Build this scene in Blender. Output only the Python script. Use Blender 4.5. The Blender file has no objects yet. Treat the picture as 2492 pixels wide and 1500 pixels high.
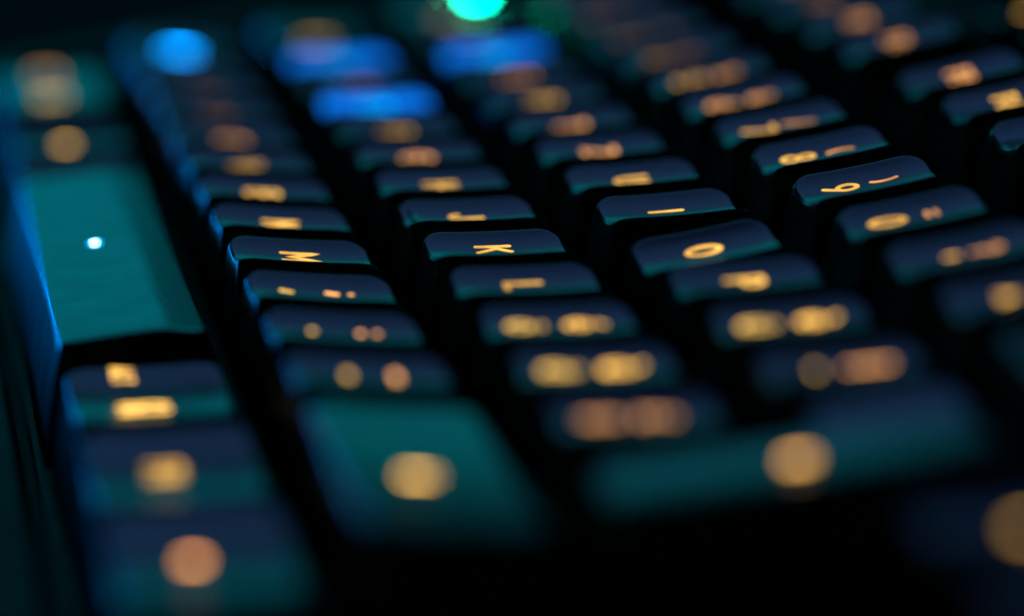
import bpy, math, random
from mathutils import Vector, Matrix
random.seed(7)
S = 0.001                      # millimetres to metres
U = 19.05                      # key pitch in mm
scene = bpy.context.scene
col = scene.collection

# ------------------------------------------------------------------ camera
CAM = Vector((572.624, -10.686, 85.934))
FWD = Vector((-0.96675344, 0.12157749, -0.22495933))
RGT = Vector((0.15967533, 0.97416296, -0.15971947))
UPV = Vector((-0.19972876, 0.19032981, 0.96118832))
cd = bpy.data.cameras.new('camera'); cam = bpy.data.objects.new('camera', cd); col.objects.link(cam)
M = Matrix((( RGT.x, UPV.x, -FWD.x, CAM.x*S), (RGT.y, UPV.y, -FWD.y, CAM.y*S), (RGT.z, UPV.z, -FWD.z, CAM.z*S), (0, 0, 0, 1)))
cam.matrix_world = M
cd.sensor_width = 36; cd.lens = 140.4
cd.clip_start = 0.01; cd.clip_end = 50
cd.dof.use_dof = True; cd.dof.focus_distance = 0.4115; cd.dof.aperture_fstop = 7.7
scene.camera = cam

# ------------------------------------------------------------------ world, lamps, exposure
w = bpy.data.worlds.new('World'); scene.world = w; w.use_nodes = True
w.node_tree.nodes['Background'].inputs[0].default_value = (0.04, 0.35, 0.45, 1)
w.node_tree.nodes['Background'].inputs[1].default_value = 0.012
scene.view_settings.view_transform = 'Standard'; scene.view_settings.look = 'None'
scene.view_settings.exposure = 0; scene.view_settings.gamma = 1; scene.view_settings.use_curve_mapping = False

AIM = Vector((9.0*U, 2.0*U, 0))
def area(name, az, el, dist, sx, sy, color, power, aim=AIM):
    a, e = math.radians(az), math.radians(el)
    d = Vector((-math.cos(a)*math.cos(e), math.sin(a)*math.cos(e), math.sin(e)))
    p = aim + d*dist
    l = bpy.data.lights.new(name, 'AREA'); l.shape = 'RECTANGLE'; l.size = sx*S; l.size_y = sy*S
    l.color = color; l.energy = power
    o = bpy.data.objects.new(name, l); col.objects.link(o); o.location = p*S
    o.rotation_euler = d.to_track_quat('Z', 'Y').to_euler()
    return o
area('teal_lamp',  -4.5, 12, 800, 270, 170, (0.0, 0.43, 0.55), 0.18)
area('green_teal_lamp', 13, 20.5, 800, 125, 170, (0.0, 0.43, 0.50), 0.100)
area('navy_lamp',  19, 47, 800, 350, 460, (0.085, 0.22, 0.60), 0.52)
area('blue_lamp', -16, -0.6, 1500, 420, 22, (0.0, 0.27, 1.0), 1.35)
area('blue_upper_lamp', -26, 1.2, 700, 200, 16, (0.0, 0.28, 1.0), 0.010)

# ------------------------------------------------------------------ materials
def newmat(name):
    m = bpy.data.materials.new(name); m.use_nodes = True
    return m, m.node_tree, m.node_tree.nodes['Principled BSDF']
def plastic(name, base, rough, bump=0.02, scale=2600.0):
    m, nt, b = newmat(name)
    tc = nt.nodes.new('ShaderNodeTexCoord')
    n1 = nt.nodes.new('ShaderNodeTexNoise'); n1.inputs['Scale'].default_value = scale; n1.inputs['Detail'].default_value = 3
    n2 = nt.nodes.new('ShaderNodeTexNoise'); n2.inputs['Scale'].default_value = 160; n2.inputs['Detail'].default_value = 4
    nt.links.new(tc.outputs['Object'], n1.inputs['Vector']); nt.links.new(tc.outputs['Object'], n2.inputs['Vector'])
    mr = nt.nodes.new('ShaderNodeMapRange'); mr.inputs['From Min'].default_value = .3; mr.inputs['From Max'].default_value = .7
    mr.inputs['To Min'].default_value = rough-0.02; mr.inputs['To Max'].default_value = rough+0.02
    nt.links.new(n2.outputs['Fac'], mr.inputs['Value']); nt.links.new(mr.outputs['Result'], b.inputs['Roughness'])
    bp = nt.nodes.new('ShaderNodeBump'); bp.inputs['Strength'].default_value = bump; bp.inputs['Distance'].default_value = 0.0001
    nt.links.new(n1.outputs['Fac'], bp.inputs['Height']); nt.links.new(bp.outputs['Normal'], b.inputs['Normal'])
    b.inputs['Base Color'].default_value = (*base, 1)
    return m
M_CAP = plastic('black_keycap_plastic', (0.012, 0.012, 0.014), 0.26, 0.04, 5200.0)
M_CASE = plastic('black_case_plastic', (0.010, 0.010, 0.012), 0.5, 0.3)
M_CASE.node_tree.nodes['Principled BSDF'].inputs['Specular IOR Level'].default_value = 0.04
M_PLATE = plastic('dark_metal_plate', (0.004, 0.004, 0.005), 0.55, 0.1)
M_DESK = plastic('dark_desk', (0.006, 0.007, 0.008), 0.9, 0.5, 400)
M_DESK.node_tree.nodes['Principled BSDF'].inputs['Specular IOR Level'].default_value = 0.05
M_STEM = plastic('switch_plastic', (0.01, 0.01, 0.01), 0.4)
_em = {}
def emis(color, strength):
    k = (color, round(strength, 2))
    if k in _em: return _em[k]
    m = bpy.data.materials.new('lit_legend'); m.use_nodes = True; nt = m.node_tree
    nt.nodes.clear(); o = nt.nodes.new('ShaderNodeOutputMaterial'); e = nt.nodes.new('ShaderNodeEmission')
    e.inputs[0].default_value = (*color, 1); e.inputs[1].default_value = strength
    tc = nt.nodes.new('ShaderNodeTexCoord'); nz = nt.nodes.new('ShaderNodeTexNoise'); nz.inputs['Scale'].default_value = 420; nz.inputs['Detail'].default_value = 4
    mr = nt.nodes.new('ShaderNodeMapRange'); mr.inputs['From Min'].default_value = .3; mr.inputs['From Max'].default_value = .7
    mr.inputs['To Min'].default_value = strength*.6; mr.inputs['To Max'].default_value = strength*1.25
    nt.links.new(tc.outputs['Object'], nz.inputs['Vector']); nt.links.new(nz.outputs['Fac'], mr.inputs['Value']); nt.links.new(mr.outputs['Result'], e.inputs[1])
    nt.links.new(e.outputs[0], o.inputs[0]); _em[k] = m
    return m
AMB = (1.0, 0.53, 0.10); PNK = (1.0, 0.43, 0.13); YEL = (1.0, 0.58, 0.12); BLU = (0.0, 0.30, 1.0); CYA = (0.25, 0.75, 1.0); GRN = (0.0, 1.0, 0.42)

def glow_cap():
    m, nt, b = newmat('blue_translucent_keycap')
    b.inputs['Base Color'].default_value = (0.0, 0.02, 0.06, 1); b.inputs['Roughness'].default_value = 0.4
    b.inputs['Emission Color'].default_value = (0.0, 0.18, 0.90, 1); b.inputs['Emission Strength'].default_value = 1.2
    return m
M_GLOW = glow_cap()

# ------------------------------------------------------------------ mesh helpers
def link(name, verts, faces, mat, parent=None, smooth=True, loc=(0, 0, 0)):
    me = bpy.data.meshes.new(name)
    me.from_pydata([(v[0]*S, v[1]*S, v[2]*S) for v in verts], [], faces)
    if smooth:
        for p in me.polygons: p.use_smooth = True
    me.materials.append(mat); me.update()
    o = bpy.data.objects.new(name, me); col.objects.link(o)
    o.location = Vector(loc)*S
    if parent: o.parent = parent
    return o

def rrect(hx, hy, r, n=7):
    """closed rounded rectangle outline, ccw, with points along the straight sides too"""
    pts = []
    cs = [(hx-r, -hy+r, -90), (hx-r, hy-r, 0), (-hx+r, hy-r, 90), (-hx+r, -hy+r, 180)]
    for i, (cx, cy, a0) in enumerate(cs):
        arc = [(cx+r*math.cos(math.radians(a0+90*k/n)), cy+r*math.sin(math.radians(a0+90*k/n))) for k in range(n+1)]
        pts += arc
        nx, ny, na = cs[(i+1) % 4]
        e = (nx+r*math.cos(math.radians(na)), ny+r*math.sin(math.radians(na)))
        s = arc[-1]
        for k in range(1, 9): pts.append((s[0]+(e[0]-s[0])*k/9, s[1]+(e[1]-s[1])*k/9))
    return pts

class Cap:
    """sculpted keycap: tapered walls, filleted rim, dished or domed top"""
    def __init__(s, wx, wy, tilt, dome=False, bottom=-9.0, top_in_x=5.6, top_in_y=4.0, dish=1.65, ty=0.4):
        s.hx, s.hy = (wx*U-0.95)/2, (wy*U-0.95)/2
        s.tx, s.ty = s.hx-top_in_x/2, s.hy-top_in_y/2
        s.oy = ty; s.tilt = math.tan(math.radians(tilt)); s.dome = dome; s.bottom = bottom; s.dish = dish
    def z(s, x, y):                  # local top height; y measured from the cap's centre
        yy = y-s.oy
        if s.dome: z = -0.15*(yy/s.ty)**2 - 1.6*math.sqrt(max(0.0, yy/s.ty-0.42)**2+.0004) - 1.2*math.sqrt(max(0.0, -yy/s.ty-0.82)**2+.0004)
        else:
            q = min(1.25, abs(x)/s.tx)
            z = s.dish*(q*q)+0.22*min(1.3, abs(yy)/s.ty)**2
        return z - yy*s.tilt
    def mesh(s, name, mat, parent, loc, rot=(0, 0, 0), top_mat=None):
        V = []; F = []; n = None
        rings = []
        r_top, r_bot = 2.3, 0.8
        # walls from the bottom (slightly bowed)
        T = [0, 0.02, 0.15, 0.35, 0.55, 0.75, 0.9, 0.965]
        for t in T:
            g = t
            bow = 0.2*math.sin(math.pi*t)
            hx = s.hx+(s.tx-s.hx)*g+bow; hy = s.hy+(s.ty-s.hy)*g+bow
            r = r_bot+(r_top-r_bot)*g**4
            ring = []
            for x, y in rrect(hx, hy, r):
                yy = y+s.oy*g
                zt = s.z(x*s.tx/hx, s.oy+y*s.ty/hy)
                ring.append((x, yy, s.bottom+(zt-s.bottom)*t))
            rings.append(ring)
        # fillet
        for a, ins in ((25, 0), (50, 0), (75, 0), (90, 0)):
            a = math.radians(a); fr = 0.3
            ring = []
            inx = fr*(1-math.cos(a)); dz = fr*(1-math.sin(a))
            hx, hy = s.tx-inx+0.02, s.ty-inx+0.02
            for x, y in rrect(hx, hy, max(0.6, r_top-inx)):
                ring.append((x, y+s.oy, s.z(x, y+s.oy)-dz*0.8))
            rings.append(ring)
        for q in (0.93, 0.85, 0.75, 0.62, 0.48, 0.33, 0.17, 0.06):
            ring = []
            hx, hy = (s.tx-.3)*q, (s.ty-.3)*q
            for x, y in rrect(hx, hy, (r_top-.3)*q):
                ring.append((x, y+s.oy, s.z(x, y+s.oy)))
            rings.append(ring)
        n = len(rings[0])
        for ring in rings: V += ring
        for i in range(len(rings)-1):
            for k in range(n):
                a = i*n+k; b = i*n+(k+1) % n
                F.append((a, b, b+n, a+n))
        V.append((0, s.oy, s.z(0, s.oy))); c = len(V)-1
        base = (len(rings)-1)*n
        for k in range(n): F.append((base+k, base+(k+1) % n, c))
        top_start = (len(T)+3)*n
        # inner underside so the cap reads as a shell
        F.append(tuple(range(n-1, -1, -1)))
        o = link(name, V, F, mat, parent, True, loc)
        o.rotation_euler = rot
        if top_mat:
            o.data.materials.append(top_mat)
            for p in o.data.polygons:
                if min(p.vertices) >= top_start: p.material_index = 1
        return o

# ------------------------------------------------------------------ stroke lettering (cell height 1, u to the right, v up)
def arc(cx, cy, rx, ry, a0, a1, n=14):
    return [(cx+rx*math.cos(math.radians(a0+(a1-a0)*k/n)), cy+ry*math.sin(math.radians(a0+(a1-a0)*k/n))) for k in range(n+1)]
def L(*p): return list(p)
DOT = lambda x, y: [(x-.005, y), (x+.005, y)]
G = {
 'A': (.8, [L((0,0),(.4,1),(.8,0)), L((.16,.33),(.64,.33))]),
 'B': (.7, [L((0,0),(0,1),(.4,1))+arc(.4,.76,.25,.24,90,-90)+L((.05,.52)), L((.4,.52))+arc(.42,.26,.28,.26,90,-90)+L((0,0))]),
 'C': (.75, [arc(.4,.5,.4,.5,45,315,20)]),
 'D': (.75, [L((0,0),(0,1),(.35,1))+arc(.35,.5,.4,.5,90,-90)+L((0,0))]),
 'E': (.6, [L((.6,1),(0,1),(0,0),(.6,0)), L((0,.5),(.5,.5))]),
 'F': (.6, [L((.6,1),(0,1),(0,0)), L((0,.5),(.5,.5))]),
 'G': (.8, [arc(.4,.5,.4,.5,45,360,22)+L((.45,.5))]),
 'H': (.72, [L((0,0),(0,1)), L((.72,0),(.72,1)), L((0,.5),(.72,.5))]),
 'I': (.1, [L((.05,0),(.05,1))]),
 'J': (.5, [L((.5,1),(.5,.25))+arc(.25,.25,.25,.25,0,-180)]),
 'K': (.75, [L((0,0),(0,1)), L((.72,1),(.05,.45)), L((.22,.6),(.75,0))]),
 'L': (.6, [L((0,1),(0,0),(.6,0))]),
 'M': (.9, [L((0,0),(0,1),(.45,.25),(.9,1),(.9,0))]),
 'N': (.75, [L((0,0),(0,1),(.75,0),(.75,1))]),
 'O': (.85, [arc(.42,.5,.42,.5,90,450,28)]),
 'P': (.65, [L((0,0),(0,1),(.38,1))+arc(.38,.74,.27,.26,90,-90)+L((.05,.48))]),
 'Q': (.85, [arc(.42,.5,.42,.5,90,450,28), L((.5,.25),(.85,-.08))]),
 'R': (.68, [L((0,0),(0,1),(.38,1))+arc(.38,.74,.27,.26,90,-90)+L((.05,.48)), L((.35,.48),(.68,0))]),
 'S': (.65, [arc(.33,.75,.3,.25,30,270,14)+arc(.33,.25,.32,.25,90,-150,14)]),
 'T': (.7, [L((0,1),(.7,1)), L((.35,1),(.35,0))]),
 'U': (.72, [L((0,1),(0,.35))+arc(.36,.35,.36,.35,180,360)+L((.72,1))]),
 'V': (.8, [L((0,1),(.4,0),(.8,1))]),
 'W': (1.1, [L((0,1),(.27,0),(.55,.9),(.83,0),(1.1,1))]),
 'X': (.75, [L((0,1),(.75,0)), L((0,0),(.75,1))]),
 'Y': (.75, [L((0,1),(.375,.48),(.75,1)), L((.375,.48),(.375,0))]),
 'Z': (.72, [L((0,1),(.72,1),(0,0),(.72,0))]),
 '0': (.7, [arc(.35,.5,.35,.5,90,450,28)]),
 '1': (.35, [L((0,.75),(.3,1),(.3,0))]),
 '2': (.62, [arc(.31,.7,.31,.3,160,-30)+L((0,0),(.62,0))]),
 '3': (.62, [arc(.3,.75,.28,.25,150,-90)+arc(.3,.25,.32,.25,90,-150)]),
 '4': (.7, [L((.5,0),(.5,1),(0,.28),(.7,.28))]),
 '5': (.62, [L((.58,1),(.08,1),(.04,.55))+arc(.3,.32,.32,.32,120,-150)]),
 '6': (.66, [L((.5,1),(.08,.48)), arc(.33,.3,.33,.3,90,450,24)]),
 '7': (.65, [L((0,1),(.65,1),(.2,0))]),
 '8': (.66, [arc(.33,.76,.28,.24,90,450,22), arc(.33,.26,.33,.26,90,450,22)]),
 '9': (.66, [L((.16,0),(.58,.52)), arc(.33,.7,.33,.3,90,450,24)]),
 ',': (.12, [L((.1,.08),(.0,-.16))]), '.': (.1, [DOT(.05,.03)]),
 ';': (.12, [L((.1,.08),(.0,-.16)), DOT(.08,.5)]), ':': (.1, [DOT(.05,.05), DOT(.05,.5)]),
 '-': (.45, [L((0,.4),(.45,.4))]), '_': (.6, [L((0,0),(.6,0))]),
 '<': (.55, [L((.55,.8),(0,.45),(.55,.1))]), '>': (.55, [L((0,.8),(.55,.45),(0,.1))]),
 '=': (.55, [L((0,.3),(.55,.3)), L((0,.62),(.55,.62))]),
 '(': (.22, [arc(.5,.5,.45,.62,130,230,10)]), ')': (.22, [arc(-.28,.5,.45,.62,50,-50,10)]),
 '/': (.5, [L((0,-.05),(.5,1.05))]), '|': (.1, [L((.05,-.1),(.05,1.1))]),
 '?': (.5, [arc(.25,.76,.25,.24,160,-60,12)+L((.25,.42),(.25,.3)), DOT(.25,.03)]),
 "'": (.1, [L((.05,1),(.05,.72))]), '"': (.3, [L((.05,1),(.05,.72)), L((.28,1),(.28,.72))]),
 '!': (.1, [L((.05,1),(.05,.32)), DOT(.05,.03)]),
 '%': (.8, [L((.1,0),(.7,1)), arc(.15,.8,.15,.18,0,360), arc(.65,.2,.15,.18,0,360)]),
 '&': (.7, [L((.7,0),(.15,.7))+arc(.32,.8,.19,.2,200,-40,10)+L((.1,.4))+arc(.28,.24,.26,.24,140,330,12)+L((.68,.42))]),
 '*': (.4, [L((.2,1),(.2,.55)), L((0,.9),(.4,.65)), L((.4,.9),(0,.65))]), '+': (.6, [L((0,.45),(.6,.45)), L((.3,.75),(.3,.15))]),
 '^': (.5, [L((0,.65),(.25,1),(.5,.65))]), '`': (.2, [L((0,1),(.2,.75))]),
 '$': (.62, [arc(.31,.7,.29,.2,30,270,12)+arc(.31,.3,.31,.2,90,-150,12), L((.31,1.08),(.31,-.08))]),
 'e': (.6, [L((.03,.32),(.58,.32))+arc(.3,.32,.29,.32,0,310,18)]),
 'a': (.6, [arc(.28,.32,.28,.32,0,360,20), L((.58,.66),(.58,0))]),
 'u': (.58, [L((0,.64),(0,.28))+arc(.29,.28,.29,.28,180,360)+L((.58,.64)), L((.58,.3),(.58,0))]),
 'o': (.6, [arc(.3,.32,.3,.32,90,450,22)]),
 'c': (.55, [arc(.3,.32,.3,.32,45,315,16)]),
}
def acc(base, mark):
    wd, st = G[base]; m = {'grave': [L((wd/2-.18,1.0),(wd/2+.08,.84))], 'acute': [L((wd/2+.18,1.0),(wd/2-.08,.84))], 'dots': [DOT(wd/2-.17,.9), DOT(wd/2+.17,.9)], 'cedilla': [L((wd/2,-.02),(wd/2-.05,-.25))]}[mark]
    return (wd, st+m)
G['é'] = acc('e','acute'); G['è'] = acc('e','grave'); G['à'] = acc('a','grave'); G['ä'] = acc('a','dots'); G['ö'] = acc('o','dots'); G['ü'] = acc('u','dots'); G['ç'] = acc('c','cedilla')
G['¨'] = (.4, [DOT(.05,.9), DOT(.38,.9)]); G['£'] = (.65, [L((.65,0),(0,0),(.18,.3),(.18,.72))+arc(.4,.72,.22,.26,180,20,10), L((.02,.45),(.45,.45))])
G['§'] = (.5, [arc(.25,.8,.22,.18,20,270,12)+arc(.25,.42,.22,.2,90,-90,10), arc(.25,.55,.24,.16,90,270,10)+arc(.25,.18,.22,.2,90,-150,12)]); G['°'] = (.3, [arc(.15,.85,.14,.14,0,360)])
G['up'] = (1.0, [L((.5,1),(0,.5),(.28,.5),(.28,0),(.72,0),(.72,.5),(1,.5),(.5,1)), L((.5,.85),(.5,.1)), L((.4,.7),(.4,.1)), L((.6,.7),(.6,.1))])
G['left'] = (1.3, [L((1.3,.5),(0,.5)), L((.4,.9),(0,.5),(.4,.1))])
G['enter'] = (1.2, [L((1.2,1),(1.2,.45),(0,.45)), L((.4,.85),(0,.45),(.4,.05))])
G['tab'] = (1.3, [L((0,.5),(1.2,.5)), L((.8,.9),(1.2,.5),(.8,.1)), L((1.3,.95),(1.3,.05))])
G['lock'] = (.8, [L((0,0),(.8,0),(.8,.55),(0,.55),(0,0)), L((.15,.55),(.15,.7))+arc(.4,.7,.25,.3,180,0)+L((.65,.55)), L((.2,.2),(.6,.2)), L((.2,.36),(.6,.36))])
G['win'] = (1.0, [L((0,.0),(0,.42),(.42,.42),(.42,0),(0,0)), L((.56,0),(.56,.42),(1,.42),(1,0),(.56,0)), L((0,.56),(0,1),(.42,1),(.42,.56),(0,.56)), L((.56,.56),(.56,1),(1,1),(1,.56),(.56,.56))])
G['bar'] = (.5, [L((0,0),(.5,0))])
G['ring'] = (.6, [arc(.3,.5,.28,.28,0,360), arc(.3,.5,.12,.12,0,360), DOT(.3,.5)])
G['hoop'] = (.6, [arc(.3,.5,.28,.28,0,360)])
G['play'] = (.7, [L((0,.1),(0,.9),(.7,.5),(0,.1)), L((.15,.35),(.15,.65),(.4,.5))])
G[' '] = (.4, [])

def ribbon(V, F, pts, hw, zf, dz):
    # densify
    P = [Vector(pts[0])]
    for a, b in zip(pts, pts[1:]):
        a, b = Vector(a), Vector(b); n = max(1, int((b-a).length/0.35))
        for k in range(1, n+1): P.append(a+(b-a)*k/n)
    Q = [P[0]]
    for p in P[1:]:
        if (p-Q[-1]).length > 1e-4: Q.append(p)
    if len(Q) < 2: return
    closed = (Q[0]-Q[-1]).length < 1e-3 and len(Q) > 6
    n = len(Q)
    base = len(V)
    for i, p in enumerate(Q):
        if closed:
            t0 = (p-Q[i-1 if i > 0 else n-2]).normalized(); t1 = (Q[i+1 if i < n-1 else 1]-p).normalized()
        else:
            t0 = (p-Q[i-1]).normalized() if i > 0 else (Q[1]-Q[0]).normalized()
            t1 = (Q[i+1]-p).normalized() if i < n-1 else t0
        t = (t0+t1)
        t = t.normalized() if t.length > 1e-3 else t1
        c = max(0.45, abs(t.dot(t1)))
        nn = Vector((-t.y, t.x))*hw/c
        for sg in (-1, 0, 1):
            q = p+nn*sg; V.append((q.x, q.y, zf(q.x, q.y)+dz))
    for i in range(n-1):
        for k in (0, 1):
            a = base+3*i+k; F.append((a, a+1, a+4, a+3))
    if not closed:
        for end, d in ((0, -1), (n-1, 1)):
            t = (Q[1]-Q[0]).normalized()*-1 if end == 0 else (Q[-1]-Q[-2]).normalized()
            nn = Vector((-t.y, t.x)); c = Q[end]; b = len(V); V.append((c.x, c.y, zf(c.x, c.y)+dz))
            for k in range(9):
                a = math.pi*k/8 - math.pi/2
                q = c+(t*math.cos(a)+nn*math.sin(a))*hw; V.append((q.x, q.y, zf(q.x, q.y)+dz))
            for k in range(8): F.append((b, b+1+k, b+2+k))

def legend(capobj, cap, text, cx, cy, h, stroke, mat, name='legend', sx=1.0):
    """text is a string or a list of glyph names; (cx, cy) centre in mm on the cap, h cap height"""
    gl = list(text)
    gap = stroke*1.0/h+.14
    W = sum(G[g][0]*sx for g in gl)+gap*(len(gl)-1)
    u = -W/2; V = []; F = []; k = 0
    for g in gl:
        wd, st = G[g]
        for s_ in st:
            pts = [(cx+(u+x*sx)*h, cy+(y-.5)*h) for x, y in s_]
            k += 1
            ribbon(V, F, pts, stroke/2, cap.z, 0.03+0.002*k)
        u += wd*sx+gap
    return link(name, V, F, mat, capobj, False)

# ------------------------------------------------------------------ keyboard
kb = bpy.data.objects.new('keyboard', None); col.objects.link(kb)
kb.location = (0, 0, 0)
kb['label'] = 'black mechanical keyboard with amber backlit legends, seen from its right end'
kb['category'] = 'keyboard'

OFF = 2.5                      # the legends sit towards the left of each cap
ROWZ = [-1.9, 0.79, -0.26, -0.75, 0.17, -0.03]
TILT = [8.0, 14.0, 9.0, 6.0, -0.5, -2.0]
ROWY = [0, 1, 2, 3, 4, 5.25]

def key(name, row, x0, x1, legends, mat=None, h=1.0, rot=(0, 0, 0), dz=0.0, label=None, **kw):
    w = x1-x0
    args = dict(tilt=TILT[row]); args.update(kw)
    if w > 1.6: args.setdefault('dish', 1.0)
    off = 0.0 if args.get('dome') else OFF
    cap = Cap(w, h, **args)
    y = ROWY[row]*U+((h-1)*U/2 if h > 1.5 else -(h-1)*U/2)
    o = cap.mesh(name, M_CAP, kb, ((x0+x1)/2*U+off, y, ROWZ[row]+dz), rot, mat)
    if label: o['label'] = label
    for lg in legends:
        text, cx, cy, hh, stroke, color, st = lg[:7]
        legend(o, cap, text, cx-off, cy, hh, stroke*.72, emis(color, st), sx=(lg[7] if len(lg) > 7 else 1.0)*.6)
    return o

ST = 0.78
def main(t, st=1.35, c=AMB, h=4.1, cy=0.2, cx=0): return (t, cx, cy, h-ST, ST, c, st)

# bottom row
R0 = dict(ty=0.8, h=1.06, top_in_y=4.6)
key('control_key', 0, 0.0, 2.0, [('CT', -12, 0, 2.6, .8, PNK, 2.4), ('RL', 6, 0, 3.0, .8, YEL, 3.0)], dz=2.0, dish=.6)
key('system_key', 0, 2.15, 3.5, [(['ring'], 0, 0, 2.8, .8, AMB, 5.0)])
key('alt_key', 0, 3.5, 4.8, [('ALT', 3, 0, 2.0, .5, PNK, .15)])
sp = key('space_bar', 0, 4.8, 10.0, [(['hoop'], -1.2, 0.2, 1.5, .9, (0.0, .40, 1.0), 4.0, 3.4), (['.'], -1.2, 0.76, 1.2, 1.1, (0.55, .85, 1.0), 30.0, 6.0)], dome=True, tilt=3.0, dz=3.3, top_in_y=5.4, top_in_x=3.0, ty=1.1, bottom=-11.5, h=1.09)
key('alt_graph_key', 0, 10.0, 11.5, [('ALT', -6.8, -1.2, 1.8, .5, AMB, 2.6, .7), ('GR', 2.6, 0, 4.2, .9, AMB, 3.2, .5)], **R0)
key('function_key', 0, 11.5, 13.0, [('FN', 0, 0, 2.6, .8, AMB, 1.7)], rot=(0, math.radians(3), 0), **R0)
key('control_key', 0, 13.0, 14.6, [(['ring'], 0.0, 0, 2.2, .8, (1.0, .38, .09), 7.0)], rot=(0, math.radians(3), 0), **R0)
# row 1
key('shift_key', 1, 0.0, 1.25, [(['up'], 0, 0, 3.6, .9, BLU, 22.0)])
row1 = ['<', 'Y', 'X', 'C', 'V', 'B', 'N', 'M']
S1 = {'M': 1.3, 'N': 1.6, 'B': 1.6, 'V': 1.1, 'C': 1.3, 'X': .35, 'Y': .3, '<': .3}
for i, t in enumerate(row1):
    key('key', 1, 1.25+i, 2.25+i, [main(t, S1[t], PNK if t in 'CX' else AMB)])
key('key', 1, 9.25, 10.25, [(',', 0, -1.2, 3.4, .9, YEL, 1.5), (';', 0, 3.2, 3.4, .9, PNK, 2.0)])
key('key', 1, 10.25, 11.25, [('.', 0, -1.0, 3.4, .95, YEL, 2.4), (':', 0, 3.4, 3.4, .95, PNK, 2.6)])
key('key', 1, 11.25, 12.25, [('-', 0, -1.2, 3.4, .95, YEL, 2.2), ('_', 0, 4.4, 3.4, .95, PNK, 3.0)])
key('shift_key', 1, 12.25, 14.75, [(['up'], 3.0, -.2, 2.1, .7, AMB, 8.0, .8)])
# row 2
key('caps_lock_key', 2, 0.0, 1.75, [(['lock'], 0, 0, 3.6, .8, AMB, 1.8)])
S2 = {'A': 1.0, 'S': .6, 'D': 1.0, 'F': 1.0, 'G': 1.6, 'H': 1.3, 'J': 1.3, 'K': 1.3, 'L': 1.3}
for i, t in enumerate('ASDFGHJKL'):
    g = t in 'AD'
    o = key('key', 2, 1.75+i, 2.75+i, [main(t, 3.0 if g else S2[t], (0.0, .45, 1.0) if g else (PNK if t in 'GS' else AMB))], mat=M_GLOW if g else None,
            label='blue glowing %s key' % t if g else None)
    if t in 'FJ':
        cap = Cap(1, 1, TILT[2]); V = []; F = []
        ribbon(V, F, [(-4.5, -5.2), (-1.0, -5.2)], .35, cap.z, .35)
        n = len(V); V2 = [(x, y, z-.4) for x, y, z in V]
        link('homing_bar', V+V2, F+[tuple(n+i for i in reversed(f)) for f in F]+[(0, n, n+3, 3)], M_CAP, o, False)
key('key', 2, 10.75, 11.75, [('ö', 0, -2.6, 3.5, .8, YEL, 1.7), ('é', 0, 2.8, 3.5, .8, AMB, 1.8)])
key('key', 2, 11.75, 12.75, [('ä', 0, -2.6, 3.5, .8, YEL, 2.1), ('à', 0, 2.8, 3.5, .8, AMB, 2.6)])
key('key', 2, 12.75, 13.75, [('$', 0, -3.0, 3.2, .85, PNK, 2.2), ('£', 0, 1.2, 3.2, .85, PNK, 2.2), ('}', 0, 4.5, 3.2, .85, PNK, 2.0)] if '}' in G else [('$', 0, -2.6, 2.9, .7, PNK, 1.6), ('£', 0, 2.2, 2.9, .7, PNK, 1.6)])
# row 3
key('tab_key', 3, 0.0, 1.5, [(['tab'], 0, 0, 3.6, .8, AMB, 1.2), ('.', -9.4, 7.3, 3.0, 3.8, (0.0, 1.0, 0.55), 70.0), ('.', -12.0, 4.0, 3.0, 1.2, GRN, 40.0)])
S3 = {'Q': .6, 'W': 1.0, 'E': 1.2, 'R': 1.2, 'T': 1.6, 'Z': 1.6, 'U': 1.4, 'I': 1.25, 'O': 1.7, 'P': 2.0}
for i, t in enumerate('QWERTZUIOP'):
    g = t == 'W'
    kw = {}
    if t == 'O': kw = dict(rot=(math.radians(6.0), math.radians(2.5), math.radians(1.0)), dz=-0.7)
    key('key', 3, 1.5+i, 2.5+i, [main(t, 3.0 if g else S3[t], (0.0, .45, 1.0) if g else (PNK if t in 'ETZ' else AMB))], mat=M_GLOW if g else None,
        label='blue glowing W key' if g else None, **kw)
key('key', 3, 11.5, 12.5, [('ü', 0, -2.6, 3.5, .8, YEL, 2.1), ('è', 0, 2.8, 3.5, .8, AMB, 2.5)])
key('key', 3, 12.5, 13.5, [('¨', 0, -3.4, 3.4, .9, YEL, 2.0), ('!', 0, 2.6, 3.6, .9, PNK, 3.0)])
# number row
nums = [('§', '°'), ('1', '+'), ('2', '"'), ('3', '*'), ('4', 'ç'), ('5', '%'), ('6', '&'), ('7', '/'), ('8', '('), ('9', ')'), ('0', '='), ("'", '?'), ('^', '`')]
S4 = [.4, .4, .4, .4, .5, 1.2, 1.4, 1.4, 1.4, 1.3, 1.4, 2.0, 2.4]
for i, (a, b) in enumerate(nums):
    key('key', 4, i, i+1, [(a, 0, -2.2, 3.4, ST, AMB if i not in (6,) else PNK, S4[i]), (b, 0, 2.4, 2.8, .7, PNK, S4[i]*.7)])
key('backspace_key', 4, 13.0, 15.0, [(['left'], 0, 0, 4.0, 1.0, AMB, 4.0)])
# function row
key('escape_key', 5, 0, 1, [('ESC', 0, 0, 2.0, .6, AMB, .6)])
for i in range(12):
    x0 = [2, 3, 4, 5, 6.5, 7.5, 8.5, 9.5, 11, 12, 13, 14][i]
    key('key', 5, x0, x0+1, [('F%d' % (i+1), 0, 0, 2.4, .8, AMB if i == 5 else PNK, [.4, .6, 1.4, 1.3, 1.6, 1.5, 1.2, 1.2, 1.5, 1.5, 1.5, 1.5][i])])

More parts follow.
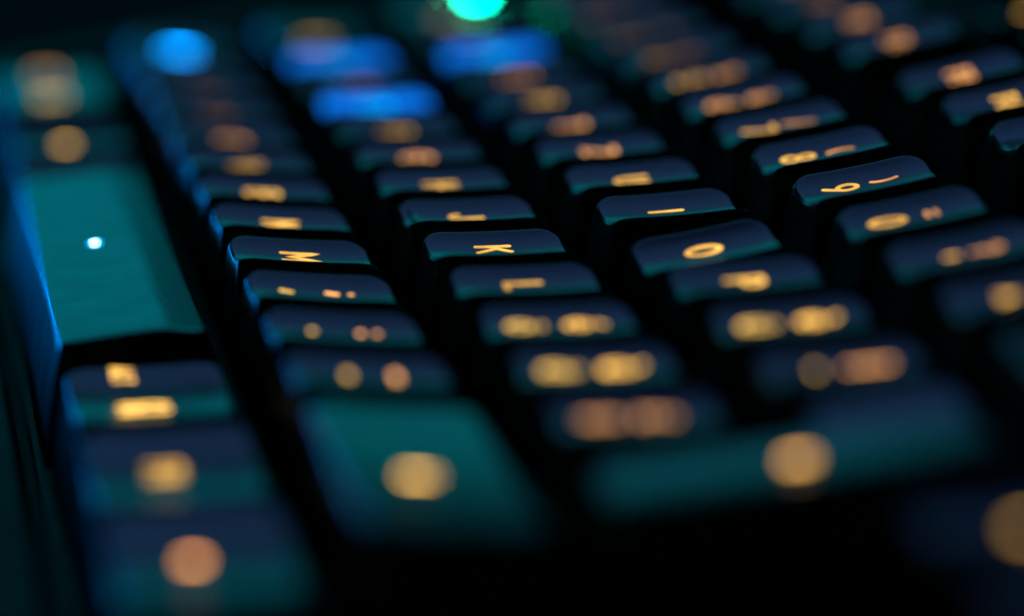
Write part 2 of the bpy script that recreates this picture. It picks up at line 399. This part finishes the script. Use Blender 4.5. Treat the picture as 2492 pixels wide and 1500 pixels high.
# enter key: an upside-down L over rows 2 and 3, built as one mesh
def enter_key():
    cap = Cap(1.3, 2.0, tilt=2.5, dish=1.3)
    hx, hy = cap.hx, cap.hy
    def outline(ins, r, sh=0):
        # corner points ccw: lower part x from -hx+.25U, upper part x from -hx
        a = [(hx-ins, -hy+ins), (hx-ins, hy-ins), (-hx+ins, hy-ins), (-hx+ins, 0.5+ins), (-hx+.25*U+ins, 0.5+ins), (-hx+.25*U+ins, -hy+ins)]
        out = []
        n = len(a)
        for i, p in enumerate(a):
            p = Vector(p); q = Vector(a[i-1]); s_ = Vector(a[(i+1) % n])
            d0 = (q-p).normalized(); d1 = (s_-p).normalized()
            A = p+d0*r; B = p+d1*r
            for k in range(7):
                t = k/6; out.append((A*(1-t)**2+p*2*t*(1-t)+B*t*t))
            e = Vector(a[(i+1) % n])+(p-Vector(a[(i+1) % n])).normalized()*r
            for k in range(1, 7): out.append(B+(e-B)*k/7)
        return out
    V = []; F = []; rings = []
    for t in (0, .02, .2, .4, .6, .8, .95):
        ring = []
        for p in outline(2.6*t-.3*math.sin(math.pi*t), 1.1+1.2*t):
            ring.append((p.x, p.y, -9+(cap.z(p.x, p.y)+9)*t))
        rings.append(ring)
    for a in (30, 60, 90):
        a = math.radians(a); i = .42*(1-math.cos(a)); z = .42*(1-math.sin(a))
        rings.append([(p.x, p.y, cap.z(p.x, p.y)-z*.8) for p in outline(2.6+i, 2.2)])
    n = len(rings[0])
    for r in rings: V += r
    for i in range(len(rings)-1):
        for k in range(n):
            a = i*n+k; b = i*n+(k+1) % n; F.append((a, b, b+n, a+n))
    top = rings[-1]; C0 = Vector((2.5, 3.0))
    prev = (len(rings)-1)*n
    for q in (.92, .82, .7, .56, .42, .28, .14):
        st_ = len(V)
        for p in top:
            x = C0.x+(p[0]-C0.x)*q; y = C0.y+(p[1]-C0.y)*q; V.append((x, y, cap.z(x, y)))
        for k in range(n): F.append((prev+k, prev+(k+1) % n, st_+(k+1) % n, st_+k))
        prev = st_
    V.append((C0.x, C0.y, cap.z(C0.x, C0.y)))
    for k in range(n): F.append((prev+k, prev+(k+1) % n, len(V)-1))
    F.append(tuple(range(n-1, -1, -1)))
    o = link('enter_key', V, F, M_CAP, kb, True, (14.1*U+OFF, 2.5*U, -0.7))
    for p in o.data.polygons:
        if len(p.vertices) > 4: p.use_smooth = False
    o.rotation_euler = (0, math.radians(1.5), 0)
    legend(o, cap, ['ring'], 3.2-OFF, 0.2, 2.6, .8, emis((1.0, .48, .11), 4.6))
enter_key()

# navigation cluster to the right of the main block
for i, t4 in enumerate(('INS', 'HM', 'PU')):
    key('key', 3, 15.25+i, 16.25+i, [(['ring'], 1.2, .8, 2.2, .8, AMB, 2.6)])
    key('key', 4, 15.25+i, 16.25+i, [(t4, 0, 0, 2.2, .6, AMB, 1.6)])
key('key', 0, 15.25, 16.25, [(['left'], 0, 0, 2.0, .6, AMB, 1.6)])

# media keys and status lights behind the function row
for x, g in ((5.5, 'play'), (6.5, 'left'), (4.5, 'ring'), (7.5, 'play')):
    cap = Cap(0.7, 0.6, tilt=0, dish=.1, bottom=-5, top_in_x=1.6, top_in_y=1.6, ty=0)
    o = cap.mesh('media_key', M_CAP, kb, (x*U+OFF, 6.35*U, -2.0))
    legend(o, cap, [g], 0, 0, 2.6, .7, emis(AMB, 1.6))

# case: tray with rims, plate, switches
def box(name, x0, x1, y0, y1, z0, z1, mat, r=1.5, parent=kb):
    cx, cy = (x0+x1)/2, (y0+y1)/2; hx, hy = (x1-x0)/2, (y1-y0)/2
    V = []; F = []; rings = []
    for z, ins in ((z0, 0), (z1-r, 0), (z1-r*.6, r*.08), (z1-r*.29, r*.29), (z1-r*.08, r*.6), (z1, r)):
        rings.append([(cx+x, cy+y, z) for x, y in rrect(hx-ins, hy-ins, max(.3, r*1.2-ins), 5)])
    n = len(rings[0])
    for q in rings: V += q
    for i in range(len(rings)-1):
        for k in range(n):
            a = i*n+k; b = i*n+(k+1) % n; F.append((a, b, b+n, a+n))
    F.append(tuple(range((len(rings)-1)*n, len(rings)*n))); F.append(tuple(range(n-1, -1, -1)))
    o = link(name, V, F, mat, parent, True)
    for p in o.data.polygons:
        if len(p.vertices) > 4: p.use_smooth = False
    return o
X0, X1, Y0, Y1 = -0.5*U-6, 18.5*U+6, -38.0, 7.0*U
box('plate', -4, 18.25*U+4, -0.5*U-2.2, 6.0*U, -14, -12.5, M_PLATE, 0.4)
box('case_bottom', X0-1, X1+1, Y0-1, Y1, -26, -14.2, M_CASE, 1.0)
box('front_bezel', X0, X1, Y0, -0.5*U-3.4, -14.1, -8.0, M_CASE, 1.2)
box('rear_bezel', X0, X1, 6.0*U+.2, Y1-1, -14.1, -9.5, M_CASE, 1.5)
box('side_bezel', X0, -4.2, -0.5*U-1, 6.0*U, -14.1, 0.5, M_CASE, 1.2)  # left rim made extra tall to block low blue light from far key walls
box('side_bezel', 18.25*U+4.2, X1, -0.5*U-1, 6.0*U, -14.1, -9.0, M_CASE, 1.2)
# ------------------------------------------------------------------ desk
D = 900
V = [(-D, -D, -26.2), (D, -D, -26.2), (D, D, -26.2), (-D, D, -26.2), (-D, -D, -46), (D, -D, -46), (D, D, -46), (-D, D, -46)]
F = [(0, 1, 2, 3), (7, 6, 5, 4), (0, 4, 5, 1), (1, 5, 6, 2), (2, 6, 7, 3), (3, 7, 4, 0)]
d = link('desk_surface', V, F, M_DESK, None, False)
d['kind'] = 'structure'
